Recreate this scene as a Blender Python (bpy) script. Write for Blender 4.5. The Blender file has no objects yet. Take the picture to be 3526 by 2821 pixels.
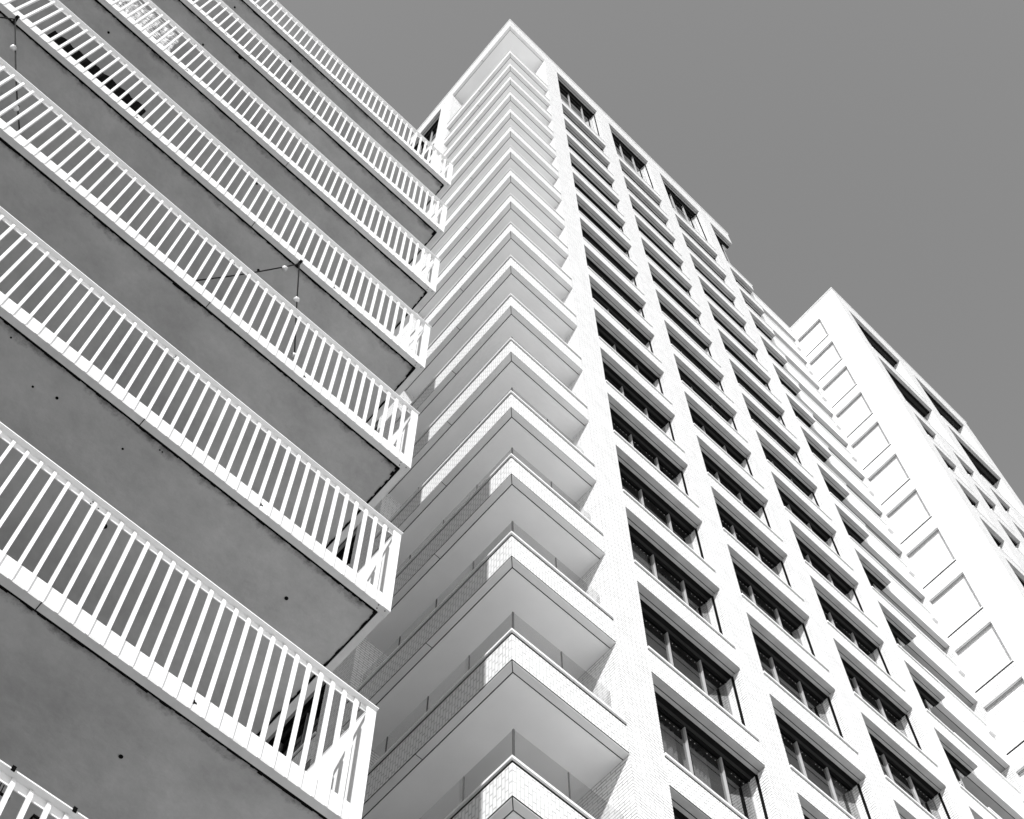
import bpy, math, random
from mathutils import Vector, Matrix
random.seed(7)
S = bpy.context.scene
COL = S.collection
# ------------------------------------------------------------------ camera
PITCH, ROLL = 1.14056314, -0.00453952
fw = Vector((0, math.cos(PITCH), math.sin(PITCH)))
up0 = Vector((0, -math.sin(PITCH), math.cos(PITCH)))
rt0 = Vector((1, 0, 0))
cr = rt0*math.cos(ROLL) + up0*math.sin(ROLL)
cu = -rt0*math.sin(ROLL) + up0*math.cos(ROLL)
cd = bpy.data.cameras.new('camera')
cam = bpy.data.objects.new('camera', cd)
COL.objects.link(cam)
cd.sensor_width = 36.0
cd.lens = 36.0*4802.76/3526.0
cd.clip_start = 0.05
cd.clip_end = 6000
cam.matrix_world = Matrix(((cr.x, cu.x, -fw.x, 0), (cr.y, cu.y, -fw.y, 0), (cr.z, cu.z, -fw.z, 0), (0, 0, 0, 1)))
S.camera = cam
# ------------------------------------------------------------------ sky and sun
SUN_EL = math.radians(33.2)
TRAVEL = Vector((0.767, 5.286, 0)).normalized()          # where the sunlight goes, seen from above
sun_from = Vector((-TRAVEL.x*math.cos(SUN_EL), -TRAVEL.y*math.cos(SUN_EL), math.sin(SUN_EL)))
W = bpy.data.worlds.new('World')
S.world = W
W.use_nodes = True
nt = W.node_tree
nt.nodes.clear()
sky = nt.nodes.new('ShaderNodeTexSky')
sky.sky_type = 'NISHITA'
sky.sun_disc = False
sky.sun_elevation = SUN_EL
sky.sun_rotation = math.atan2(sun_from.x, sun_from.y)
sky.air_density = 1.0
sky.dust_density = 0.3
bw = nt.nodes.new('ShaderNodeSeparateColor')             # black and white photograph: the blue plate only
bg = nt.nodes.new('ShaderNodeBackground')
bg.inputs['Strength'].default_value = 0.083
wo = nt.nodes.new('ShaderNodeOutputWorld')
nt.links.new(sky.outputs[0], bw.inputs[0])
nt.links.new(bw.outputs[2], bg.inputs['Color'])
nt.links.new(bg.outputs[0], wo.inputs[0])
sd = bpy.data.lights.new('sun', 'SUN')
sd.energy = 3.4
sd.angle = math.radians(0.5)
sun = bpy.data.objects.new('sun', sd)
COL.objects.link(sun)
sun.rotation_euler = sun_from.to_track_quat('Z', 'Y').to_euler()
S.view_settings.view_transform = 'Standard'
S.view_settings.look = 'None'
S.view_settings.gamma = 1.0
S.view_settings.exposure = 0.70
S.render.engine = 'CYCLES'
S.cycles.transparent_max_bounces = 16
S.cycles.max_bounces = 8
S.cycles.diffuse_bounces = 5

# ------------------------------------------------------------------ materials
def newmat(name):
    m = bpy.data.materials.new(name)
    m.use_nodes = True
    n = m.node_tree
    return m, n, n.nodes['Principled BSDF']

def grey(v):
    return (v, v, v, 1)

def plain(name, v, rough=0.6, metal=0.0, var=0.08, scale=1.5, bump=0.0):
    m, n, b = newmat(name)
    if v < 0.1: b.inputs['Specular IOR Level'].default_value = 0.05
    b.inputs['Roughness'].default_value = rough
    b.inputs['Metallic'].default_value = metal
    tc = n.nodes.new('ShaderNodeTexCoord')
    nz = n.nodes.new('ShaderNodeTexNoise')
    nz.inputs['Scale'].default_value = scale
    nz.inputs['Detail'].default_value = 6
    rp = n.nodes.new('ShaderNodeValToRGB')
    rp.color_ramp.elements[0].position = 0.3
    rp.color_ramp.elements[0].color = grey(v*(1-var))
    rp.color_ramp.elements[1].position = 0.7
    rp.color_ramp.elements[1].color = grey(min(1, v*(1+var)))
    n.links.new(tc.outputs['Object'], nz.inputs['Vector'])
    n.links.new(nz.outputs['Fac'], rp.inputs['Fac'])
    n.links.new(rp.outputs['Color'], b.inputs['Base Color'])
    if bump:
        n2 = n.nodes.new('ShaderNodeTexNoise')
        n2.inputs['Scale'].default_value = 60
        bp = n.nodes.new('ShaderNodeBump')
        bp.inputs['Strength'].default_value = bump
        bp.inputs['Distance'].default_value = 0.01
        n.links.new(tc.outputs['Object'], n2.inputs['Vector'])
        n.links.new(n2.outputs['Fac'], bp.inputs['Height'])
        n.links.new(bp.outputs['Normal'], b.inputs['Normal'])
    return m

def brick(name, c1, c2, bed, perp, upright=False, msize=0.0075, w=0.225, h=0.075):
    """glazed white bricks; level joints are painted darker than upright ones, for the shade in their recess"""
    m, n, b = newmat(name)
    b.inputs['Roughness'].default_value = 0.4
    uv = n.nodes.new('ShaderNodeUVMap')
    uv.uv_map = 'UVMap'
    t = n.nodes.new('ShaderNodeTexBrick')
    t.inputs['Scale'].default_value = 1.0
    t.inputs['Color1'].default_value = grey(c1)
    t.inputs['Color2'].default_value = grey(c2)
    t.inputs['Mortar'].default_value = grey(c1)
    t.inputs['Mortar Size'].default_value = msize
    t.inputs['Mortar Smooth'].default_value = 0.0
    t.inputs['Bias'].default_value = 0.0
    t.inputs['Brick Width'].default_value = w
    t.inputs['Row Height'].default_value = h
    n.links.new(uv.outputs[0], t.inputs['Vector'])
    sp = n.nodes.new('ShaderNodeSeparateXYZ')
    n.links.new(uv.outputs[0], sp.inputs[0])
    def mt(op, a=None, bb=None, va=None, vb=None):
        k = n.nodes.new('ShaderNodeMath'); k.operation = op
        if a is not None: n.links.new(a, k.inputs[0])
        if va is not None: k.inputs[0].default_value = va
        if bb is not None: n.links.new(bb, k.inputs[1])
        if vb is not None: k.inputs[1].default_value = vb
        return k.outputs[0]
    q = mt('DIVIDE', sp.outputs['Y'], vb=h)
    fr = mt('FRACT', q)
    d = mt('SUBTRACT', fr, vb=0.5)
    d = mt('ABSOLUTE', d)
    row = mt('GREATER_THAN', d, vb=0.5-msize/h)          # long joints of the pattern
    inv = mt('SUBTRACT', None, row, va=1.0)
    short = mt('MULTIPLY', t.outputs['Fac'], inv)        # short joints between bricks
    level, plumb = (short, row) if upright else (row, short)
    nz = n.nodes.new('ShaderNodeTexNoise')
    nz.inputs['Scale'].default_value = 2.6
    nz.inputs['Detail'].default_value = 8
    nz.inputs['Roughness'].default_value = 0.65
    rp = n.nodes.new('ShaderNodeValToRGB')
    rp.color_ramp.elements[0].position = 0.35
    rp.color_ramp.elements[0].color = grey(0.0)
    rp.color_ramp.elements[1].position = 0.62
    rp.color_ramp.elements[1].color = grey(1.0)
    n.links.new(uv.outputs[0], nz.inputs['Vector'])
    n.links.new(nz.outputs['Fac'], rp.inputs['Fac'])
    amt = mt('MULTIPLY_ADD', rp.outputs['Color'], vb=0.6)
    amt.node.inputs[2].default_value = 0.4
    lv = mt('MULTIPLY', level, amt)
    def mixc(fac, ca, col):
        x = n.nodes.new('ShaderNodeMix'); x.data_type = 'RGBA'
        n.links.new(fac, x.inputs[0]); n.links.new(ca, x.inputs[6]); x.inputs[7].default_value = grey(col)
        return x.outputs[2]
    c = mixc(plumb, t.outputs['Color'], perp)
    c = mixc(lv, c, bed)  # shade of the recessed level joints, painted into the colour
    n.links.new(c, b.inputs['Base Color'])
    bp = n.nodes.new('ShaderNodeBump')
    bp.invert = True
    bp.inputs['Strength'].default_value = 0.4
    bp.inputs['Distance'].default_value = 0.008
    n.links.new(t.outputs['Fac'], bp.inputs['Height'])
    n.links.new(bp.outputs['Normal'], b.inputs['Normal'])
    return m

def glassmat(name, trans, ior=1.5, boost=1.0, rough=0.0):
    m = bpy.data.materials.new(name)
    m.use_nodes = True
    n = m.node_tree
    n.nodes.clear()
    o = n.nodes.new('ShaderNodeOutputMaterial')
    tr = n.nodes.new('ShaderNodeBsdfTransparent')
    tr.inputs['Color'].default_value = grey(trans)
    gl = n.nodes.new('ShaderNodeBsdfGlossy')
    gl.inputs['Color'].default_value = grey(0.9)
    gl.inputs['Roughness'].default_value = rough
    fr = n.nodes.new('ShaderNodeFresnel')
    fr.inputs['IOR'].default_value = ior
    ml = n.nodes.new('ShaderNodeMath')
    ml.operation = 'MULTIPLY'
    ml.use_clamp = True
    ml.inputs[1].default_value = boost
    ge = n.nodes.new('ShaderNodeNewGeometry')            # each sheet reflects at its entry face only
    fb = n.nodes.new('ShaderNodeMath')
    fb.operation = 'SUBTRACT'
    fb.inputs[0].default_value = 1.0
    n.links.new(ge.outputs['Backfacing'], fb.inputs[1])
    fm = n.nodes.new('ShaderNodeMath')
    fm.operation = 'MULTIPLY'
    n.links.new(fr.outputs[0], fm.inputs[0])
    n.links.new(fb.outputs[0], fm.inputs[1])
    mx = n.nodes.new('ShaderNodeMixShader')
    n.links.new(fm.outputs[0], ml.inputs[0])
    n.links.new(ml.outputs[0], mx.inputs[0])
    n.links.new(tr.outputs[0], mx.inputs[1])
    n.links.new(gl.outputs[0], mx.inputs[2])
    n.links.new(mx.outputs[0], o.inputs[0])
    return m

def slabmat():
    # painted concrete underside of the balconies, with dirt creeping in from its rim (UV v = distance from the front rim)
    m, n, b = newmat('stained_concrete')
    b.inputs['Roughness'].default_value = 0.8
    uv = n.nodes.new('ShaderNodeUVMap')
    uv.uv_map = 'UVMap'
    oi = n.nodes.new('ShaderNodeObjectInfo')
    ad = n.nodes.new('ShaderNodeVectorMath')
    ad.operation = 'ADD'
    sc = n.nodes.new('ShaderNodeMath')
    sc.operation = 'MULTIPLY'
    sc.inputs[1].default_value = 40
    n.links.new(oi.outputs['Random'], sc.inputs[0])
    n.links.new(uv.outputs[0], ad.inputs[0])
    n.links.new(sc.outputs[0], ad.inputs[1])
    n1 = n.nodes.new('ShaderNodeTexNoise')
    n1.inputs['Scale'].default_value = 0.9
    n1.inputs['Detail'].default_value = 12
    n1.inputs['Roughness'].default_value = 0.72
    n.links.new(ad.outputs[0], n1.inputs['Vector'])
    r1 = n.nodes.new('ShaderNodeValToRGB')
    r1.color_ramp.elements[0].position = 0.3
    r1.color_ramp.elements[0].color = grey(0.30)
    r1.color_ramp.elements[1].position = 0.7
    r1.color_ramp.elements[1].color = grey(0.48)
    n.links.new(n1.outputs['Fac'], r1.inputs['Fac'])
    # rim dirt: noise threshold that falls off over the first 25 cm
    sp = n.nodes.new('ShaderNodeSeparateXYZ')
    n.links.new(uv.outputs[0], sp.inputs[0])
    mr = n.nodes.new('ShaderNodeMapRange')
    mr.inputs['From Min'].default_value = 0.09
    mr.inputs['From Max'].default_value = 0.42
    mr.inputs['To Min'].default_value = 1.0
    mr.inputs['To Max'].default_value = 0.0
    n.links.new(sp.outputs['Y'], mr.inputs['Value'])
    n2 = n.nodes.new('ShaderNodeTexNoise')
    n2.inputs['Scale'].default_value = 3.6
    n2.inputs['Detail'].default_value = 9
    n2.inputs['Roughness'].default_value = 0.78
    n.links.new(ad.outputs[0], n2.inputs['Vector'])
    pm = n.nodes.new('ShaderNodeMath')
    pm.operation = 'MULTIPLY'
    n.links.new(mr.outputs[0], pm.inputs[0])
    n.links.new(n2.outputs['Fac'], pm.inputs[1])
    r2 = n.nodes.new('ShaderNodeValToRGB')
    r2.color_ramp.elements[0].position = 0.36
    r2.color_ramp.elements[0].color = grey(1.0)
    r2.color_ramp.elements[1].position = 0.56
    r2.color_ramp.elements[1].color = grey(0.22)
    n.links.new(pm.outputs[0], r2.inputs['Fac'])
    mx = n.nodes.new('ShaderNodeMix')
    mx.data_type = 'RGBA'
    mx.blend_type = 'MULTIPLY'
    mx.inputs['Factor'].default_value = 1.0
    n.links.new(r1.outputs['Color'], mx.inputs[6])
    n.links.new(r2.outputs['Color'], mx.inputs[7])
    n.links.new(mx.outputs[2], b.inputs['Base Color'])
    n3 = n.nodes.new('ShaderNodeTexNoise')
    n3.inputs['Scale'].default_value = 9
    n3.inputs['Detail'].default_value = 10
    bp = n.nodes.new('ShaderNodeBump')
    bp.inputs['Strength'].default_value = 0.35
    bp.inputs['Distance'].default_value = 0.02
    n.links.new(ad.outputs[0], n3.inputs['Vector'])
    n.links.new(n3.outputs['Fac'], bp.inputs['Height'])
    n.links.new(bp.outputs['Normal'], b.inputs['Normal'])
    return m

M = {}
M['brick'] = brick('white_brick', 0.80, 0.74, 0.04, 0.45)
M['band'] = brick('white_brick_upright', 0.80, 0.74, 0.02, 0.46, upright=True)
M['soffit'] = plain('balcony_soffit_paint', 0.78, 0.7, var=0.05, scale=0.8)
M['strip'] = plain('soffit_rim_panel', 0.66, 0.55, var=0.06, scale=2)
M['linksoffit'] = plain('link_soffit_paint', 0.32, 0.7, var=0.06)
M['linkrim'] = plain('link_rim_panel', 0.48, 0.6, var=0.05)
M['lintel'] = plain('lintel_board', 0.35, 0.6, var=0.12, scale=3)
M['seam_shade'] = plain('black_seam_and_shade', 0.006, 0.8)  # serves real joints and the painted shadow strips under copings
M['head'] = plain('dark_window_head', 0.006, 0.6)
M['headgrey'] = plain('grey_window_head', 0.03, 0.6)
M['coping'] = plain('white_metal_coping', 0.82, 0.35, var=0.02)
M['frame'] = plain('window_frame_metal', 0.34, 0.4, var=0.05)
M['inside'] = plain('dim_interior_paint', 0.25, 0.9)
M['pane'] = glassmat('window_glass', 0.62, 1.55, 1.8)
M['balglass'] = glassmat('balustrade_glass', 0.88, 1.5, 1.0)
M['post'] = plain('glass_clamp', 0.08, 0.5)
M['white'] = plain('white_powder_coat', 0.80, 0.4, var=0.02)
M['rim'] = plain('pale_metal_rim', 0.60, 0.5, var=0.08, scale=5)
M['slab'] = slabmat()
M['render'] = plain('grey_render', 0.12, 0.85, var=0.05, bump=0.2)
M['roof'] = plain('roof_gravel', 0.25, 0.9, var=0.2, scale=8)
M['black'] = plain('matt_black', 0.003, 0.9)
M['cable'] = plain('black_cable', 0.012, 0.5)
M['curtain'] = plain('pale_curtain_cloth', 0.62, 0.9, var=0.05)
M['bulb'] = plain('frosted_bulb_glass', 0.55, 0.15, var=0.4, scale=14)
M['bulbcore'] = plain('white_bulb_core', 0.8, 0.4)
M['leaf'] = plain('pale_leaf', 0.30, 0.6, var=0.5, scale=30)
M['pot'] = plain('pale_plant_pot', 0.6, 0.5)
M['pane_dot'] = plain('bright_pane_dot', 0.85, 0.3)

def sheetmat():
    m, n, b = newmat('crumpled_plastic')
    b.inputs['Roughness'].default_value = 0.25
    tc = n.nodes.new('ShaderNodeTexCoord')
    mp = n.nodes.new('ShaderNodeMapping')
    mp.inputs['Scale'].default_value = (4, 4, 14)
    nz = n.nodes.new('ShaderNodeTexNoise')
    nz.inputs['Scale'].default_value = 1.6
    nz.inputs['Detail'].default_value = 8
    nz.inputs['Distortion'].default_value = 1.5
    rp = n.nodes.new('ShaderNodeValToRGB')
    rp.color_ramp.elements[0].position = 0.40
    rp.color_ramp.elements[0].color = grey(0.12)
    rp.color_ramp.elements[1].position = 0.52
    rp.color_ramp.elements[1].color = grey(0.8)
    bp = n.nodes.new('ShaderNodeBump')
    bp.inputs['Strength'].default_value = 0.9
    bp.inputs['Distance'].default_value = 0.05
    n.links.new(tc.outputs['Object'], mp.inputs[0])
    n.links.new(mp.outputs[0], nz.inputs['Vector'])
    n.links.new(nz.outputs['Fac'], rp.inputs['Fac'])
    n.links.new(nz.outputs['Fac'], bp.inputs['Height'])
    n.links.new(rp.outputs['Color'], b.inputs['Base Color'])
    n.links.new(bp.outputs['Normal'], b.inputs['Normal'])
    return m
M['sheet'] = sheetmat()

# ------------------------------------------------------------------ mesh helpers
DR = Vector((0.7185009, 0.69552602, 0))      # along the right-hand facade
DL = Vector((-0.65304222, 0.75732151, 0))    # along the left-hand facade
T0 = Vector((-0.01804805, 12.32534597, 0))   # foot of the tower's corner
L0 = Vector((-1.20285516, 7.52586136, 0))    # foot of the balcony corner of the left building
C0 = Vector((16.70595193, 24.69916375, 0))   # foot of the second tower's corner
GROUND = -1.6

class MB:
    """collects faces in a facade frame: u, v horizontal (along U and V), z up"""
    def __init__(s, O=T0, U=DR, V=DL):
        s.O, s.U, s.V = O, U, V
        s.v, s.f, s.uv, s.mi = [], [], [], []
    def P(s, u, v, z):
        p = s.O + s.U*u + s.V*v
        return (p.x, p.y, z)
    def face(s, pts, uvs, mi=0):
        i = len(s.v)
        s.v += [s.P(*p) for p in pts]
        s.f.append(tuple(range(i, i+len(pts))))
        s.uv.append(uvs)
        s.mi.append(mi)
    def box(s, u0, u1, v0, v1, z0, z1, mi=0, swap=False, uo=0.0, vo=0.0, zo=0.0):
        def q(pts, k):
            if k == 0: uvs = [(p[0]-uo, p[2]-zo) for p in pts]
            elif k == 1: uvs = [(p[1]-vo, p[2]-zo) for p in pts]
            else: uvs = [(p[0]-uo, p[1]-vo) for p in pts]
            if swap and k < 2: uvs = [(b, a) for a, b in uvs]
            s.face(pts, uvs, mi)
        q([(u0,v0,z0),(u1,v0,z0),(u1,v0,z1),(u0,v0,z1)], 0)
        q([(u1,v1,z0),(u0,v1,z0),(u0,v1,z1),(u1,v1,z1)], 0)
        q([(u0,v1,z0),(u0,v0,z0),(u0,v0,z1),(u0,v1,z1)], 1)
        q([(u1,v0,z0),(u1,v1,z0),(u1,v1,z1),(u1,v0,z1)], 1)
        q([(u0,v1,z0),(u1,v1,z0),(u1,v0,z0),(u0,v0,z0)], 2)
        q([(u0,v0,z1),(u1,v0,z1),(u1,v1,z1),(u0,v1,z1)], 2)
        return s
    def prism(s, pts_vz, u0, u1, mi=0):
        """polygon in (v, z) extruded along u"""
        n = len(pts_vz)
        s.face([(u0, a, b) for a, b in pts_vz][::-1], [(a, b) for a, b in pts_vz][::-1], mi)
        s.face([(u1, a, b) for a, b in pts_vz], [(a, b) for a, b in pts_vz], mi)
        for i in range(n):
            a, b = pts_vz[i]; c, d = pts_vz[(i+1) % n]
            s.face([(u0,a,b),(u0,c,d),(u1,c,d),(u1,a,b)], [(0,0),(1,0),(1,1),(0,1)], mi)
    def build(s, name, mats, parent=None, label=None, smooth=False):
        me = bpy.data.meshes.new(name)
        me.from_pydata(s.v, [], s.f)
        if not isinstance(mats, (list, tuple)): mats = [mats]
        for m in mats: me.materials.append(M[m] if isinstance(m, str) else m)
        ul = me.uv_layers.new(name='UVMap')
        k = 0
        for poly, uvs in zip(me.polygons, s.uv):
            for j in range(len(uvs)):
                ul.data[k].uv = uvs[j]
                k += 1
            poly.use_smooth = smooth
        for poly, mi in zip(me.polygons, s.mi): poly.material_index = mi
        import bmesh
        bm = bmesh.new(); bm.from_mesh(me)
        bmesh.ops.remove_doubles(bm, verts=bm.verts, dist=1e-5)
        bmesh.ops.recalc_face_normals(bm, faces=bm.faces)
        bm.to_mesh(me); bm.free()
        o = bpy.data.objects.new(name, me)
        COL.objects.link(o)
        if parent is not None:
            o.parent = parent
            o.matrix_parent_inverse = root_inv(parent)
        if label: o['label'] = label
        return o

def root_inv(p):
    m = Matrix.Identity(4)
    q = p
    chain = []
    while q is not None:
        chain.append(q); q = q.parent
    top = chain[-1]
    if p is top: return Matrix.Translation(-top.location)
    return Matrix.Identity(4)   # children of parts: the part already sits in world place

def thing(name, label, cat, loc, group=None, kind=None):
    o = bpy.data.objects.new(name, None)
    COL.objects.link(o)
    o.location = loc
    o['label'] = label
    o['category'] = cat
    if group: o['group'] = group
    return o

def tag(o, label, cat, group=None, kind=None):
    o['label'] = label; o['category'] = cat
    if group: o['group'] = group
    if kind: o['kind'] = kind
    return o

# ------------------------------------------------------------------ ground
g = MB(Vector((0,0,0)), Vector((1,0,0)), Vector((0,1,0)))
g.box(-900, 900, -900, 900, GROUND-0.5, GROUND)
go = g.build('ground', plain('pale_paving', 0.68, 0.85, var=0.12, scale=0.6))
cy = MB(Vector((0,0,0)), Vector((1,0,0)), Vector((0,1,0)))
cy.box(-30, 1.0, -26, 34, GROUND+0.001, GROUND+0.005)  # unseen dark patch, added to cut bounce light onto the low soffits
co_ = cy.build('added_dark_ground', plain('dark_bounce_cut', 0.03, 0.9, var=0.3, scale=0.8))
co_['kind'] = 'structure'; co_['label'] = 'unseen dark ground patch added under the left balconies to cut bounce light'
go['kind'] = 'structure'; go['label'] = 'pale paving around the towers'

# ------------------------------------------------------------------ the tall tower
ZB = [11.49, 14.59, 17.70, 20.78, 23.87, 26.95, 30.05, 33.13, 36.27, 39.42, 42.49, 45.58, 48.77, 51.90, 55.05, 58.25, 61.47, 64.55, 67.77]
TOP = 75.5
ROOF = 77.33
BAND = 0.82
CT = 0.05                                    # coping thickness
tower = thing('brick_tower', 'tallest white brick tower with wraparound corner balconies and rows of recessed windows', 'building', (T0.x, T0.y, GROUND))
COLS = [(3.48, 6.53), (7.44, 10.53), (11.46, 14.64), (15.54, 17.40)]
PIERS = [(2.57, 3.48), (6.53, 7.44), (10.53, 11.46), (14.64, 15.54)]
DEP = 16.0
RT = 17.40
wl = MB()
for a0, a1 in PIERS:
    wl.box(a0, a1, 0, 0.5, GROUND, TOP)
wl.box(2.57, 3.0, 0.5, 1.8, GROUND, TOP)                 # return wall beside the corner balcony
wl.box(0.0, 0.5, 4.77, 5.72, GROUND, TOP)                # left face pier
wl.box(0.5, 3.0, 4.77, 5.2, GROUND, TOP)
wl.box(0.0, 0.5, 8.76, DEP, GROUND, TOP)
wl.box(0.5, RT, DEP-0.4, DEP-0.001, GROUND, TOP-0.01)
wl.box(17.0, RT, 3.2, DEP-0.41, GROUND, TOP-0.02)
# solid wall under the lowest modelled windows
low = ZB[0]-3.1+BAND-CT
for a0, a1 in COLS: wl.box(a0, a1, 0.002, 0.5, GROUND, low)
wl.box(0.002, 0.5, 5.72, 8.76, GROUND, low)
# roof parapet
wl.box(0, RT, 0, 0.5, TOP+0.012, ROOF)
wl.box(0, 0.5, 0.5, DEP, TOP+0.012, ROOF)
wl.box(RT-0.4, RT, 0.5, DEP, TOP+0.012, ROOF-0.002)
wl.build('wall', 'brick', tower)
for z in ZB:
    for c, (a0, a1) in enumerate(COLS):
        sw = MB()
        sw.box(a0, a1, 0, 0.5, z+0.05, z+BAND-CT-0.05, swap=True, uo=0, zo=z)
        sw.box(a0, a1, 0.004, 0.45, z+0.012, z+0.05, 1)
        sw.box(a0, a1, 0.004, 0.45, z+BAND-CT-0.05, z+BAND-CT, 1)  # joint under the coping, with the coping's shadow painted in black
        if c == 3: sw.box(17.0, RT-0.002, 0.5, 3.2, z+0.012, z+BAND-CT, swap=True, zo=z)
        sw.build('spandrel', ['band', 'seam_shade'], tower)
    sw = MB()
    sw.box(0, 0.5, 5.72, 8.76, z+0.05, z+BAND-CT-0.05, swap=True, zo=z)
    sw.box(0.004, 0.45, 5.72, 8.76, z+0.012, z+0.05, 1)
    sw.box(0.004, 0.45, 5.72, 8.76, z+BAND-CT-0.05, z+BAND-CT, 1)
    sw.build('spandrel', ['band', 'seam_shade'], tower)
rf = MB()
rf.box(0.5, RT-0.4, 0.5, DEP-0.3, TOP+0.3, TOP+0.6)
rf.build('roof', 'roof', tower)
rc = MB()
rc.box(-0.05, RT+0.05, -0.05, 0.55, ROOF, ROOF+0.05)
rc.box(-0.05, 0.55, 0.55, DEP, ROOF, ROOF+0.05)
rc.box(RT-0.45, RT+0.05, 0.55, DEP, ROOF, ROOF+0.05)
rc.build('roof_coping', 'coping', tower)
# dim rooms behind the windows
for i, z in enumerate(ZB + [TOP]):
    fl = MB()
    fl.box(3.05, 16.95, 0.55, DEP-0.5, z+0.02, z+0.32)
    fl.box(0.55, 3.04, 5.25, DEP-0.5, z+0.02, z+0.32)
    fl.build('floor_slab', 'inside', tower)
cw = MB()
cw.box(4.5, 15.5, 4.0, 4.2, GROUND, TOP-0.05)
cw.box(4.3, 4.45, 4.0, DEP-1, GROUND, TOP-0.05)
cw.build('core_wall', 'inside', tower)
blind_rng = random.Random(21)
def make_window(parent, frame, u0, u1, z0, z1, mull, wrap=None, pane_dots=False, gd=0.42, brd=0.235):
    """pane with a frame, a sill coping and lintel boards; frame = (O, U, V)"""
    p = MB(*frame)
    p.box(u0+0.03, u1-0.03 if wrap is None else u1-0.42, gd+0.02, gd+0.032, z0+0.03, z1-0.03)
    if wrap is not None:
        p.box(u1-0.432, u1-0.42, gd+0.033, 3.18, z0+0.03, z1-0.03)
    w = p.build('window', 'pane', parent)
    f = MB(*frame)
    e = u1 if wrap is None else u1-0.42
    f.box(u0, e, gd-0.02, gd+0.06, z0+0.001, z0+0.07)
    f.box(u0, e, gd-0.02, gd+0.06, z1-0.045, z1-0.001)
    f.box(u0+0.001, u0+0.022, gd+0.005, gd+0.06, z0+0.07, z1-0.045, 1)
    f.box(e-0.022, e-0.001, gd+0.005, gd+0.06, z0+0.07, z1-0.045, 1)
    for m in mull:
        f.box(u0+m-0.011, u0+m+0.011, gd-0.030, gd+0.06, z0+0.07, z1-0.045, 1)
        f.box(u0+m+0.012, u0+m+0.07, gd-0.005, gd+0.055, z0+0.071, z1-0.046, 0)
    if wrap is not None:
        f.box(e-0.01, e+0.05, gd+0.061, 3.19, z0+0.001, z0+0.07)
        f.box(e-0.01, e+0.05, gd+0.061, 3.19, z1-0.045, z1-0.001)
    f.build('frame', ['head', 'frame'], w)
    if blind_rng.random() < 0.3 and u1-u0 > 1.3:
        bl = MB(*frame)
        seg = [0.0] + list(mull) + [e-u0]
        k = blind_rng.randrange(len(seg)-1)
        hb = blind_rng.choice([0.0, 0.0, 0.25, 0.5])*(z1-z0)
        bl.box(u0+seg[k]+0.07, u0+seg[k+1]-0.07, gd+0.10, gd+0.105, z0+0.03+hb, z1-0.03)
        bl.build('roller_blind', 'curtain', w)
    s = MB(*frame)
    e2 = u1 if wrap is None else u1+0.045
    s.box(u0, e2, -0.032, gd+0.02, z0-CT, z0)
    if wrap is not None: s.box(u1-0.42, u1+0.045, gd+0.021, 3.2, z0-CT, z0)
    s.build('sill', 'coping', w)
    l = MB(*frame)
    l.box(u0+0.001, u1-0.001, 0.0, 0.140, z1, z1+0.010, 0)
    l.box(u0+0.001, u1-0.001, 0.160, max(brd, 0.161), z1+0.001, z1+0.010, 0)
    l.box(u0+0.001, u1-0.001, 0.141, 0.159, z1+0.004, z1+0.0105, 1)
    l.box(u0+0.001, u1-0.001, max(brd, 0.161)+0.001, max(brd, 0.161)+0.10, z1-0.012, z1+0.010, 2)
    l.box(u0+0.001, u1-0.001, max(brd, 0.161)+0.101, gd-0.021, z1-0.010, z1+0.010, 3)
    if wrap is not None: l.box(u1-0.45, u1-0.001, gd+0.091, 3.2, z1, z1+0.010, 0)
    l.build('lintel', ['lintel', 'seam_shade', 'head', 'headgrey'], w)
    if wrap is None and u1-u0 > 2 and len(mull) == 2:
        jt = MB(*frame)                                  # slim dark joint running down the reveal
        jt.box(u1-0.014, u1+0.001, 0.205, 0.265, z0, z1-0.03)
        jt.build('reveal_joint', 'head', w)
    if pane_dots:
        t = MB(*frame)  # small white dots in a row on the pane
        for k in range(26):
            uu = u0 + 0.22 + k*0.11
            if uu > u1-0.12: break
            if any(-0.06 < uu-u0-m < 0.14 for m in mull) or k in (3, 9, 13, 14, 20): continue
            t.box(uu-0.007, uu+0.007, gd+0.016, gd+0.0195, z1-0.227, z1-0.213)
        t.build('pane_dot_row', 'pane_dot', w)
    return w

FR = (T0, DR, DL)
FLT = (T0, DL, DR)
for i, z in enumerate(ZB + [TOP]):
    z0 = (ZB[i-1] if i else ZB[0]-3.1) + BAND
    for c, (a0, a1) in enumerate(COLS):
        wdt = a1-a0
        mull = [1.26, 2.24] if c < 3 else [0.7]
        make_window(tower, FR, a0, a1, z0, z, mull, wrap=True if c == 3 else None, pane_dots=(i < 8 and c < 3))
    if i > 0: make_window(tower, FLT, 5.72, 8.76, z0, z, [1.26, 2.24])

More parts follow.
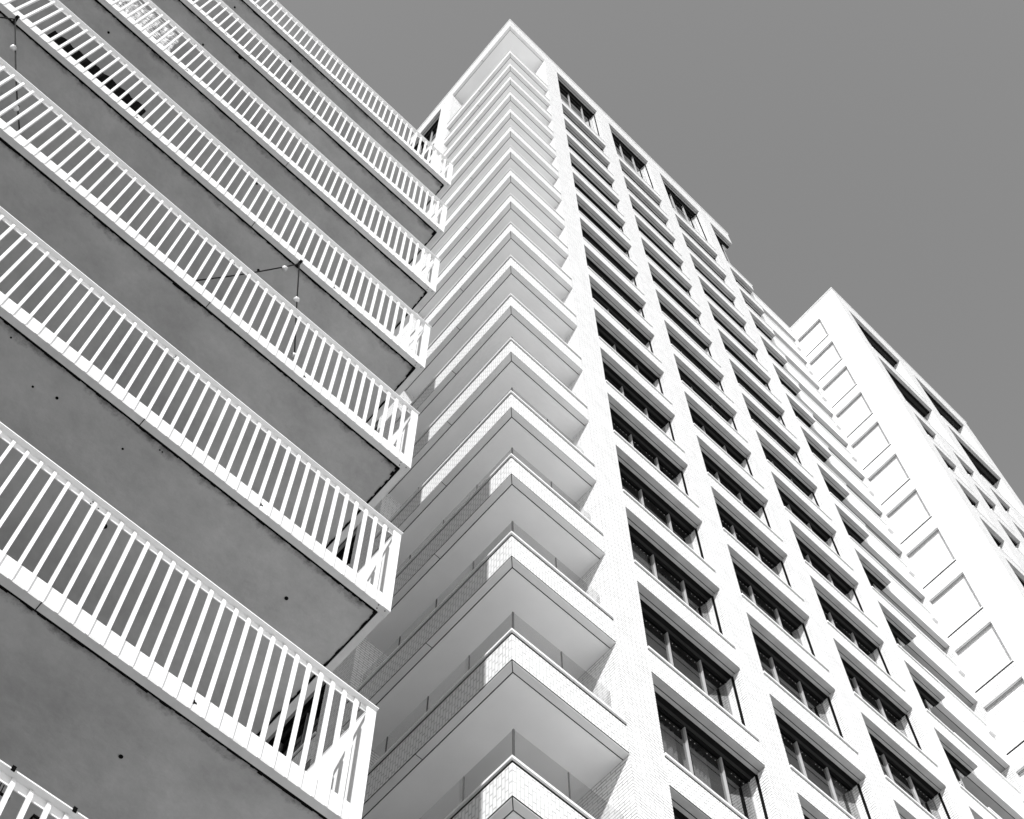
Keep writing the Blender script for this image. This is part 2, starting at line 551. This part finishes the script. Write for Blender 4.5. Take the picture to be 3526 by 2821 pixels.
def corner_balcony(i, z, last=False):
    b = MB()
    if not last:
        b.box(0, 2.57, 0, 0.30, z+0.048, z+BAND-CT-0.055, 1, swap=True, zo=z)
        b.box(0.004, 2.57, 0.004, 0.29, z+0.012, z+0.048, 2)
        b.box(0.004, 2.57, 0.004, 0.29, z+BAND-CT-0.055, z+BAND-CT, 2)  # black joint strip that also stands for the coping shadow
        b.box(0.004, 0.29, 0.291, 4.77, z+0.012, z+0.048, 2)
        b.box(0.004, 0.29, 0.291, 4.77, z+BAND-CT-0.055, z+BAND-CT, 2)
        b.box(0, 0.30, 0.30, 4.77, z+0.048, z+BAND-CT-0.055, 1, swap=True, zo=z, vo=0.03)
    b.box(0.162, 2.57, 0.162, 4.77, z+0.003, z+0.34, 0)
    o = b.build('balcony', ['soffit', 'band', 'seam_shade'], tower)
    st = MB()
    # mitred rim panels with joints
    zz = z
    j = 0.006
    st.face([(0.004+j,0,zz),(2.57,0,zz),(2.57,0.14,zz),(0.144+j,0.14,zz)], [(0,0)]*4)
    st.face([(0.004+j,0,zz),(2.57,0,zz),(2.57,0,zz+0.01),(0.004+j,0,zz+0.01)], [(0,0)]*4)
    for b0, b1 in ((0.004, 2.33), (2.345, 4.77)):
        if b0 < 1:
            st.face([(0,b0+j,zz),(0,b1,zz),(0.14,b1,zz),(0.14,0.144+j,zz)], [(0,0)]*4)
            st.face([(0,b0+j,zz),(0,b1,zz),(0,b1,zz+0.01),(0,b0+j,zz+0.01)], [(0,0)]*4)
        else:
            st.box(0, 0.14, b0, b1, zz, zz+0.01)
    st.box(0.0006, 2.569, 0.0006, 0.156, zz+0.0055, zz+0.0115, 1)
    st.box(0.0006, 0.156, 0.157, 4.769, zz+0.0055, zz+0.0115, 1)
    st.build('rim_panel', ['strip', 'seam_shade'], o)
    if last: return o
    c = MB()
    c.box(-0.034, 2.56, -0.034, 0.36, z+BAND-CT, z+BAND)
    c.box(-0.034, 0.36, 0.36, 4.76, z+BAND-CT, z+BAND)
    c.build('coping', 'coping', o)
    gz0, gz1 = z+BAND-0.02, z+BAND+1.13
    gl = MB()
    gl.box(0.27, 2.57, 0.27, 0.285, gz0+0.03, gz1)
    gl.box(0.27, 0.285, 0.286, 4.77, gz0+0.03, gz1)
    gl.build('glass_balustrade', 'balglass', o)
    for (x0, x1, y0, y1) in [(0.262, 0.292, 0.262, 0.292), (1.40, 1.415, 0.265, 0.29)] + [(0.265, 0.29, t, t+0.015) for t in (1.40, 2.50, 3.62)]:
        gp = MB()
        gp.box(x0, x1, y0, y1, gz0+0.021, gz1+0.002)
        gp.build('glass_clamp', 'post', o)
    d = MB()                                            # glazed doors at the back of the balcony
    d.box(2.75, 2.77, 1.81, 4.76, z+0.36, (ZB[i+1] if i+1 < len(ZB) else TOP)-0.02)
    d.build('glass_door', 'pane', o)
    return o
zlow = [2.19, 5.29, 8.39]
for i, z in enumerate(ZB): corner_balcony(i, z)
corner_balcony(99, TOP, last=True)

# ------------------------------------------------------------------ the lower tower on the right, with its link
second = thing('lower_brick_tower', 'lower white brick tower at right with blind recessed panels and black openings', 'building', (C0.x, C0.y, GROUND))
ZC = [67.15, 64.05, 60.93, 57.87, 54.72, 51.60, 48.49, 45.40, 42.22, 39.10, 36.0, 32.9, 29.8, 26.7, 23.6, 20.5, 17.4, 14.3]
CR = 68.80
FC = (C0, DR, DL)
FCL = (C0, DL, DR)
w = MB(*FC)
zbot = ZC[-1]-3.1+BAND
# left face: piers beside the blind panels, and bands between them
w.box(0, 0.4, 0, 1.35, GROUND, CR)
w.box(0, 0.4, 2.92, 9.0, GROUND, CR)
w.box(0, 0.4, 1.35, 2.92, GROUND, zbot)
w.box(0, 0.4, 1.35, 2.92, ZC[0], CR)
for k, z in enumerate(ZC[1:]): w.box(0, 0.4, 1.35, 2.92, z, z+BAND, swap=True, zo=z)
CE = 11.19
w.box(CE-0.5, CE, 0.5, 9.0, GROUND, CR)
w.box(0.4, CE-0.5, 8.6, 9.0, GROUND, CR-0.01)
BIG = [(0.78, 4.86), (6.02, 10.2)]
SML = [(0.92, 2.45), (3.60, 5.10), (6.20, 7.68), (8.80, 10.2)]
RW = [(61.95, 67.05), (55.65, 60.9)]
RS = [(z-3.1+BAND, z) for z in (54.75, 51.7, 48.6, 45.5, 42.5, 39.4, 36.3, 33.2, 30.1, 27.0)]
def fill(rows, cols, ztop, zlo):
    # wall pieces of the right-hand face around a grid of openings
    xs = [0.4] + [x for c in cols for x in c] + [CE]
    for k in range(0, len(xs), 2): w.box(xs[k], xs[k+1], 0.0, 0.5, zlo, ztop)
    prev = ztop
    for r0, r1 in rows:
        for a, b in cols: w.box(a, b, 0.0, 0.5, r1+0.012, prev, swap=True)
        prev = r0-CT
    for a, b in cols: w.box(a, b, 0.0, 0.5, zlo, prev)
fill(RW, BIG, CR-0.001, 55.2)
fill(RS, SML, 55.2, GROUND)
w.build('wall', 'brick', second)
for r0, r1 in RW:
    for a, b in BIG: make_window(second, FC, a, b, r0, r1, [2.0], brd=0.15)
for r0, r1 in RS:
    for a, b in SML: make_window(second, FC, a, b, r0, r1, [0.75], brd=0.17)
for k, z in enumerate(ZC):
    b0 = (ZC[k+1] if k+1 < len(ZC) else z-3.1) + BAND
    q = MB(*FC)
    q.box(0.14, 0.3, 1.35, 2.92, b0, z-0.0, 0)
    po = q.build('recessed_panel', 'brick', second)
    q = MB(*FC)
    q.box(0.002, 0.139, 1.352, 2.918, z-0.035, z-0.002, 0)
    q.box(0.082, 0.102, 1.353, 2.917, z-0.0365, z-0.034, 1)
    q.box(0.128, 0.1385, 1.353, 2.917, z-0.0365, z-0.034, 1)
    q.box(-0.001, 0.004, 1.353, 2.917, z-0.045, z-0.036, 1)
    q.build('lintel', ['strip', 'seam_shade'], po)
    q = MB(*FC)
    q.box(-0.03, 0.139, 1.34, 2.93, b0-0.03, b0+0.004, 0)
    q.box(-0.004, 0.05, 1.33, 2.93, b0-0.085, b0-0.031, 1)  # shadow line under the sill, put in as a black strip
    q.build('sill', ['coping', 'seam_shade'], po)
cc = MB(*FC)
cc.box(-0.04, CE+0.04, -0.04, 0.5, CR, CR+0.06)
cc.box(-0.04, 0.5, 0.5, 9.0, CR, CR+0.06)
cc.build('roof_coping', 'coping', second)
rf = MB(*FC)
rf.box(0.4, CE-0.5, 0.5, 8.6, CR-0.6, CR-0.3)
rf.build('roof', 'roof', second)
for r0, r1 in RW+RS:
    fl = MB(*FC)
    fl.box(0.45, CE-0.55, 0.55, 8.5, r1+0.02, r1+0.3)
    fl.build('floor_slab', 'inside', second)
cw = MB(*FC)
cw.box(0.45, CE-0.55, 3.0, 3.2, 20, CR-0.7)
cw.build('core_wall', 'inside', second)

# link of recessed balconies between the two towers
link = thing('balcony_link', 'narrow stack of recessed balconies between the two brick towers', 'building', tuple(T0+DR*19+DL*0.25+Vector((0,0,GROUND))))
ZL = [67.27, 64.25, 61.16, 58.06, 54.98, 51.83, 48.75, 45.67, 42.52, 39.45, 36.36, 33.22, 30.1, 27.0, 23.9, 20.8, 17.7, 14.6]
LA, LB = RT+0.01, 20.775
lw = MB()
lw.box(LA, LB, 2.4, 2.8, GROUND, 68.5)
lw.box(LA, LB, 0.25, 2.39, GROUND, ZL[-1]-1.5)
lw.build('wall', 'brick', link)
for k, z in enumerate(ZL):
    top = z+1.60 if k else 68.55
    b = MB()
    b.box(LA, LB, 0.25, 0.5, z+0.012, top, 1, swap=True, zo=z)
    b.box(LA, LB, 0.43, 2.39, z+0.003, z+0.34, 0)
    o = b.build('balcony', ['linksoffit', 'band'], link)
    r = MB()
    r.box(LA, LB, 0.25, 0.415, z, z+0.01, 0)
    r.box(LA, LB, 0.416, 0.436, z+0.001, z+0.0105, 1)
    r.build('rim_panel', ['linkrim', 'seam_shade'], o)
    c = MB()
    c.box(LA, LB, 0.20, 0.52, top, top+CT)
    c.build('coping', 'coping', o)
    if k:
        v = MB()                                        # joint in the parapet
        v.box(LB-0.95, LB-0.93, 0.244, 0.26, z+0.95, z+1.35)
        v.build('joint', 'lintel', o)
        v = MB()
        v.box(LB-0.45, LB-0.15, 0.15, 0.26, z+1.18, z+1.42)  # small box at the parapet's end, added in place of a grey glass reflection
        v.build('reflection_box', 'strip', o)

# ------------------------------------------------------------------ the balcony block on the left
left = thing('balcony_block', 'grey and white block of long balconies with white slatted railings at left', 'building', (L0.x, L0.y, GROUND))
FB = (L0, DR, DL)
ZS = [5.42, 8.53, 11.64, 14.74, 17.79, 20.87, 24.02, 27.13]
SE = -13.0
BD = 2.42
w = MB(*FB)
w.box(SE, 0, BD, 10.0, GROUND, 38.4)
w.build('wall', 'render', left)
for z in ZS:
    s = MB(*FB)
    # slab whose rim distance is kept in the UVs
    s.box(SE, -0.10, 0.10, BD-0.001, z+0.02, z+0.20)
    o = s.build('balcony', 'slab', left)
    r = MB(*FB)
    r.box(SE, -0.004, 0.006, 0.085, z, z+0.03)
    r.box(-0.09, -0.004, 0.086, BD-0.001, z, z+0.03)
    r.build('edge_rim', 'rim', o)
    # ragged sealant line between rim and slab
    d = MB(*FB)
    u = SE
    rnd = random.Random(int(z*10))
    big = 0.0
    while u < -0.10:
        st = 0.03 + rnd.random()*0.05
        if rnd.random() < 0.02: big = 0.022*rnd.random()
        big *= 0.85
        v1 = 0.110 + rnd.random()*0.012 + big
        u2 = min(u+st, -0.10)
        d.box(u, u2, 0.078, v1, z+0.012, z+0.0195)
        u = u2
    v = 0.10
    while v < BD-0.1:
        st = 0.03 + rnd.random()*0.05
        near = max(0, 0.05-(v-0.1)*0.3)
        d.box(-0.105-rnd.random()*0.014-near*rnd.random(), -0.08, v, min(v+st, BD-0.05), z+0.012, z+0.0195)
        v += st
    d.build('sealant_seam', 'seam_shade', o)
    # railing: fins over a plate below and a band above
    f = MB(*FB)
    n = int(-SE/0.1345)
    for k in range(n):
        uc = -0.215 - k*0.1345
        f.prism([(0, z+0.001), (0.045, z+0.001), (0.045, z+1.545), (0.035, z+1.545), (0, z+1.46)], uc-0.014, uc+0.014)
    f.box(SE, -0.12, 0.014, 0.054, z+0.031, z+0.232)
    f.box(SE, 0, 0.046, 0.054, z+1.476, z+1.549)
    # solid corner post
    f.box(-0.105, -0.001, 0.0, 0.012, z+0.001, z+1.50)
    f.box(-0.013, -0.001, 0.0125, 0.10, z+0.001, z+1.50)
    # end railing
    m = int((BD-0.2)/0.1345)
    for k in range(m):
        vc = 0.215 + k*0.1345
        f.box(-0.045, -0.001, vc-0.014, vc+0.014, z+0.031, z+1.545)
    f.box(-0.054, -0.046, 0.055, BD-0.01, z+0.031, z+1.475)
    f.box(-0.054, -0.046, 0.06, BD-0.01, z+1.476, z+1.549)
    f.build('railing', 'white', o)
    c = MB(*FB)
    c.box(SE, 0.015, -0.012, 0.058, z+1.55, z+1.562)
    c.box(-0.058, 0.015, 0.0585, BD-0.01, z+1.55, z+1.562)
    c.build('top_rail', 'white', o)
    j = MB(*FB)
    for ju in (-3.03, -9.1):
        j.box(ju-0.003, ju+0.003, 0.044, 0.0465, z+1.478, z+1.545)
        for a, b in ((-0.03, 1.53), (-0.04, 1.49), (0.035, 1.50)):
            j.box(ju+a-0.006, ju+a+0.006, 0.043, 0.0465, z+b-0.006, z+b+0.006)
        j.box(ju-0.003, ju+0.003, 0.011, 0.015, z+0.035, z+0.23)
        j.box(ju-0.004, ju+0.004, -0.001, 0.084, z-0.002, z-0.0005)
    j.box(-0.16, -0.154, 0.044, 0.0465, z+1.478, z+1.545)
    j.box(-0.085, -0.075, 0.043, 0.0465, z+1.50, z+1.51)
    for uu, vv in ((-0.14, 0.02), (-0.05, 0.03), (-0.13, 0.06)):
        j.box(uu-0.006, uu+0.006, vv-0.006, vv+0.006, z-0.002, z-0.0005)
    for uu in (-1.65, -5.0, -7.7):
        j.box(uu-0.018, uu+0.012, 0.011, 0.015, z+0.10, z+0.12)
        j.box(uu-0.018, uu-0.008, 0.011, 0.015, z+0.085, z+0.135)
    j.build('joint_and_screws', 'seam_shade', o)

def dots(spec):
    # small dark anchor holes in the balcony undersides
    for z, pts in spec.items():
        o = [c for c in left.children if c.name.startswith('balcony') and abs(min(v.co.z for v in c.data.vertices)-z-0.02) < 0.02][0]
        d = MB(*FB)
        for (u, v, r) in pts:
            P = [(u+r*math.cos(t*math.pi/4), v+r*math.sin(t*math.pi/4)) for t in range(8)]
            d.face([(a, b, z+0.016) for a, b in P], [(0, 0)]*8)
            for q in range(8):
                a, b = P[q]; a2, b2 = P[(q+1) % 8]
                d.face([(a,b,z+0.016),(a2,b2,z+0.016),(a2,b2,z+0.03),(a,b,z+0.03)], [(0,0)]*4)
        d.build('anchor_hole', 'seam_shade', o)
dots({11.64: [(-3.01,.40,.012),(-2.74,.17,.008),(-2.71,.17,.008),(-3.76,.40,.016),(-3.99,.46,.012),(-4.40,.20,.010),(-0.87,.60,.022),(-2.68,1.18,.03)],
      8.53: [(-1.82,.73,.02),(-3.9,.9,.018)],
      20.87: [(-3.2,.6,.02),(-6.2,.35,.02)], 24.02: [(-4.3,.5,.025),(-5.2,.4,.02),(-4.6,.12,.04)], 27.13: [(-3.9,.35,.03),(-5.3,.3,.02)],
      17.79: [(-2.6,.5,.02)]})

# ------------------------------------------------------------------ things on the balconies
def tube(mb, pts, r, n=8, mi=0):
    """round tube through facade-frame points"""
    W3 = [Vector(mb.P(*p)) for p in pts]
    rings = []
    for i, p in enumerate(W3):
        d = (W3[min(i+1, len(W3)-1)] - W3[max(i-1, 0)]).normalized()
        a = d.cross(Vector((0, 0, 1)) if abs(d.z) < 0.9 else Vector((1, 0, 0))).normalized()
        b = d.cross(a)
        rings.append([p + (a*math.cos(2*math.pi*k/n) + b*math.sin(2*math.pi*k/n))*r for k in range(n)])
    for i in range(len(rings)-1):
        for k in range(n):
            q = [rings[i][k], rings[i][(k+1) % n], rings[i+1][(k+1) % n], rings[i+1][k]]
            s = len(mb.v)
            mb.v += [tuple(x) for x in q]
            mb.f.append((s, s+1, s+2, s+3)); mb.uv.append([(0,0)]*4); mb.mi.append(mi)

def ball(mb, p, r, sz=1.15, mi=0, n=14, m=10):
    c = Vector(mb.P(*p))
    def pt(i, j):
        th = math.pi*i/m; ph = 2*math.pi*j/n
        k = 1.0 if math.cos(th) < 0 else 1 - 0.25*math.cos(th)
        return tuple(c + Vector((r*k*math.sin(th)*math.cos(ph), r*k*math.sin(th)*math.sin(ph), r*sz*math.cos(th))))
    for i in range(m):
        for j in range(n):
            s = len(mb.v)
            q = [pt(i, j), pt(i+1, j), pt(i+1, j+1), pt(i, j+1)]
            if i == 0: q = [q[0], q[1], q[2]]
            elif i == m-1: q = [q[0], q[1], q[3]]
            mb.v += q
            mb.f.append(tuple(range(s, s+len(q)))); mb.uv.append([(0,0)]*len(q)); mb.mi.append(mi)

def string_lights(u, z, ends, label):
    base = T(u, 0.0, z)
    t = thing('string_lights', label, 'string lights', base, group='bulb strings tied to the balcony edges')
    b = MB(*FB)
    b.box(u-0.02, u+0.02, -0.004, 0.09, z-0.012, z-0.003)
    b.box(u-0.02, u+0.02, -0.008, -0.0015, z-0.012, z+0.04)
    tube(b, [(u, 0.03, z-0.01), (u, 0.03, z-0.05)], 0.012)
    b.build('tie_bracket', 'cable', t)
    for (ue, ze, bl) in ends:
        p0 = Vector((u, 0.03, z-0.04)); p1 = Vector((ue, 0.10, ze))
        c = MB(*FB)
        pts = []
        for k in range(21):
            f = k/20
            q = p0.lerp(p1, f)
            q.z -= 0.06*math.sin(math.pi*f)
            pts.append(tuple(q))
        tube(c, pts, 0.009)
        co = c.build('cable', 'cable', t)
        for f in bl:
            q = p0.lerp(p1, f); q.z -= 0.06*math.sin(math.pi*f)
            s = MB(*FB)
            tube(s, [(q.x, q.y, q.z+0.012), (q.x, q.y-0.004, q.z-0.045)], 0.018, 10)
            s.build('socket', 'cable', t)
            g = MB(*FB)
            ball(g, (q.x, q.y-0.006, q.z-0.085), 0.042)
            bo = g.build('bulb', 'bulb', t, smooth=True)
            h = MB(*FB)
            ball(h, (q.x, q.y-0.006, q.z-0.085), 0.022)
            h.build('core', 'bulbcore', bo, smooth=True)

def T(u, v, z):
    p = L0 + DR*u + DL*v
    return (p.x, p.y, z)
string_lights(-2.24, 17.79, [(-3.36, 14.99, [0.14]), (-1.77, 14.97, [0.33, 0.84])], 'black string of bulbs hanging from the middle of a balcony edge, crossing dark railing slats')
string_lights(-6.84, 17.79, [(-7.95, 14.99, [0.18]), (-5.64, 14.97, [0.24, 0.72])], 'black string of bulbs hanging at the left edge of the picture')

# black mat behind the slats of one balcony
mt = MB(*FB)
N = 30
pts_t, pts_b = [], []
rnd = random.Random(3)
for k in range(N+1):
    u = -6.50 + (1.50)*k/N
    zt = 18.57 + 0.012*math.sin(k*1.9) + rnd.uniform(-.008, .008)
    if k > N-2: zt -= 0.04
    pts_t.append((u, 0.075+0.01*math.sin(k*1.3), zt)); pts_b.append((u, 0.075, 17.995))
for k in range(N):
    a, b, c, d = pts_b[k], pts_b[k+1], pts_t[k+1], pts_t[k]
    mt.face([a, b, c, d], [(0,0)]*4)
    e = lambda p: (p[0], p[1]+0.02, p[2])
    mt.face([e(a), e(b), e(c), e(d)], [(0,0)]*4)
    mt.face([d, c, e(c), e(d)], [(0,0)]*4)
    mt.face([a, b, e(b), e(a)], [(0,0)]*4)
tag(mt.build('floor_mat', 'black'), 'long black rolled mat lying low behind the white railing slats', 'mat')

# crumpled white plastic sheet behind the slats two balconies higher
sh = MB(*FB)
nu, nz = 46, 26
from mathutils import noise
def shp(i, k):
    u = -7.0 + 1.75*i/nu
    z = 21.08 + 1.33*k/nz
    edge = (i/nu)
    u += 0.10*noise.noise(Vector((0.3, z*3, 1)))*edge*2 - max(0, edge-0.55)*0.5*(k/nz)
    n = noise.noise(Vector((u*3.2, z*2.0, 3))) + 0.6*noise.noise(Vector((u*8, z*4.5, 9)))
    return (u, 0.105+0.035*n, z)
for i in range(nu):
    for k in range(nz):
        sh.face([shp(i,k), shp(i+1,k), shp(i+1,k+1), shp(i,k+1)], [(0,0)]*4)
sho = sh.build('plastic_sheet', 'sheet', smooth=True)
md = sho.modifiers.new('thickness', 'SOLIDIFY'); md.thickness = 0.004
tag(sho, 'crumpled white plastic sheet pressed behind the railing of an upper balcony', 'sheet')

# planters hooked on the lowest railing in view
def planter(u0, u1, label, leaves, hooks):
    t = thing('railing_planter', label, 'planter', T((u0+u1)/2, 0.1, 6.5), group='planters hooked over the lowest railing')
    z = 6.985
    b = MB(*FB)
    for hu in hooks:
        b.box(hu-0.014, hu+0.014, -0.020, 0.075, z, z+0.008)
        b.box(hu-0.014, hu+0.014, -0.026, -0.0135, z-0.03, z+0.008)
        b.box(hu-0.014, hu-0.008, 0.060, 0.068, 6.62, z)
        b.box(hu+0.008, hu+0.014, 0.060, 0.068, 6.62, z)
    b.build('hook', 'black', t)
    c = MB(*FB)
    for zz in (6.845, 6.62):
        c.box(u0, u1, 0.070, 0.082, zz-0.012, zz+0.004)
        c.box(u0, u1, 0.23, 0.242, zz-0.012, zz+0.004)
        c.box(u0, u0+0.012, 0.083, 0.229, zz-0.012, zz+0.004)
        c.box(u1-0.012, u1, 0.083, 0.229, zz-0.012, zz+0.004)
    k = u0
    while k < u1:
        c.box(k, k+0.008, 0.072, 0.080, 6.62, 6.84)
        k += 0.055
    c.box(u0, u1, 0.07, 0.24, 6.54, 6.607)
    c.build('basket', 'black', t)
    n = max(1, int((u1-u0)/0.15))
    for q in range(n):
        uc = u0 + (q+0.5)*(u1-u0)/n
        p = MB(*FB)
        for a in range(12):
            t0 = 2*math.pi*a/12; t1 = 2*math.pi*(a+1)/12
            for (r0, z0, r1, z1) in ((0.045, 6.608, 0.062, 6.80), (0.062, 6.80, 0.055, 6.80), (0.055, 6.80, 0.0, 6.78)):
                p.face([(uc+r0*math.cos(t0), 0.155+r0*math.sin(t0), z0), (uc+r0*math.cos(t1), 0.155+r0*math.sin(t1), z0),
                        (uc+r1*math.cos(t1), 0.155+r1*math.sin(t1), z1), (uc+r1*math.cos(t0), 0.155+r1*math.sin(t0), z1)], [(0,0)]*4)
        p.build('pot', 'pot', t)
        if leaves:
            lf = MB(*FB)
            rnd = random.Random(q+5)
            for a in range(26):
                an = rnd.uniform(0, 6.28); ln = rnd.uniform(0.06, 0.15); rise = rnd.uniform(-0.02, 0.09)
                du, dv = math.cos(an), math.sin(an)
                wd = 0.018
                A = (uc, 0.155, 6.80); B = (uc+du*ln*.5-dv*wd, 0.155+dv*ln*.4+du*wd, 6.82+rise)
                Cc = (uc+du*ln, 0.155+dv*ln*.6, 6.80+rise*.6); D = (uc+du*ln*.5+dv*wd, 0.155+dv*ln*.4-du*wd, 6.82+rise)
                lf.face([A, B, Cc, D], [(0,0)]*4)
            lf.build('foliage', 'leaf', t)
    return t
planter(-3.12, -2.60, 'black wire planter of pale pots hooked over the railing in the bottom left corner', False, [-2.68, -3.05])
planter(-2.42, -1.95, 'black planter with pale leaves hooked over the railing, right of the potted one', True, [-2.21, -1.99])

# curtains behind some of the lower windows
def curtain(c, i, f0, f1, label, frac=1.0):
    a0, a1 = COLS[c]
    z1 = ZB[i]-0.05; z0 = (ZB[i-1] if i else ZB[0]-3.1)+BAND+0.02
    z1 = z0 + (z1-z0)*frac
    u0 = a0+(a1-a0)*f0; u1 = a0+(a1-a0)*f1
    m = MB()
    n = 36
    for k in range(n):
        def P(j, z, th):
            x = u0+(u1-u0)*j/n
            return (x, 0.62+th+0.035*math.sin(j*1.15+0.4*math.sin(j*0.37)), z)
        m.face([P(k,z0,0), P(k+1,z0,0), P(k+1,z1,0), P(k,z1,0)], [(0,0)]*4)
    o = m.build('curtain', 'curtain', smooth=True)
    mo = o.modifiers.new('thickness', 'SOLIDIFY'); mo.thickness = 0.003
    tag(o, label, 'curtain', 'curtains behind the tower windows')
NAMES = ['column nearest the corner balconies', 'second window column from the corner', 'third window column from the corner']
for c, i, f0, f1, txt in [
    (0, 3, 0.02, 0.38, 'pale curtain at left of the lowest whole window in the column nearest the corner balconies'),
    (0, 3, 0.44, 0.66, 'narrow pale curtain mid lowest whole window in the column nearest the corner balconies'),
    (0, 2, 0.70, 0.98, 'pale curtain in the window cut by the bottom edge beside the corner balconies'),
    (1, 4, 0.05, 0.30, 'pale curtain at left of a low window in the second window column'),
    (1, 6, 0.42, 0.66, 'narrow pale curtain mid window, two storeys higher in the second window column'),
    (2, 5, 0.08, 0.36, 'pale curtain at left of a low window in the third window column'),
    (0, 5, 0.42, 0.62, 'narrow pale curtain mid window, two storeys above the lowest beside the corner balconies')]:
    curtain(c, i, f0, f1, txt)
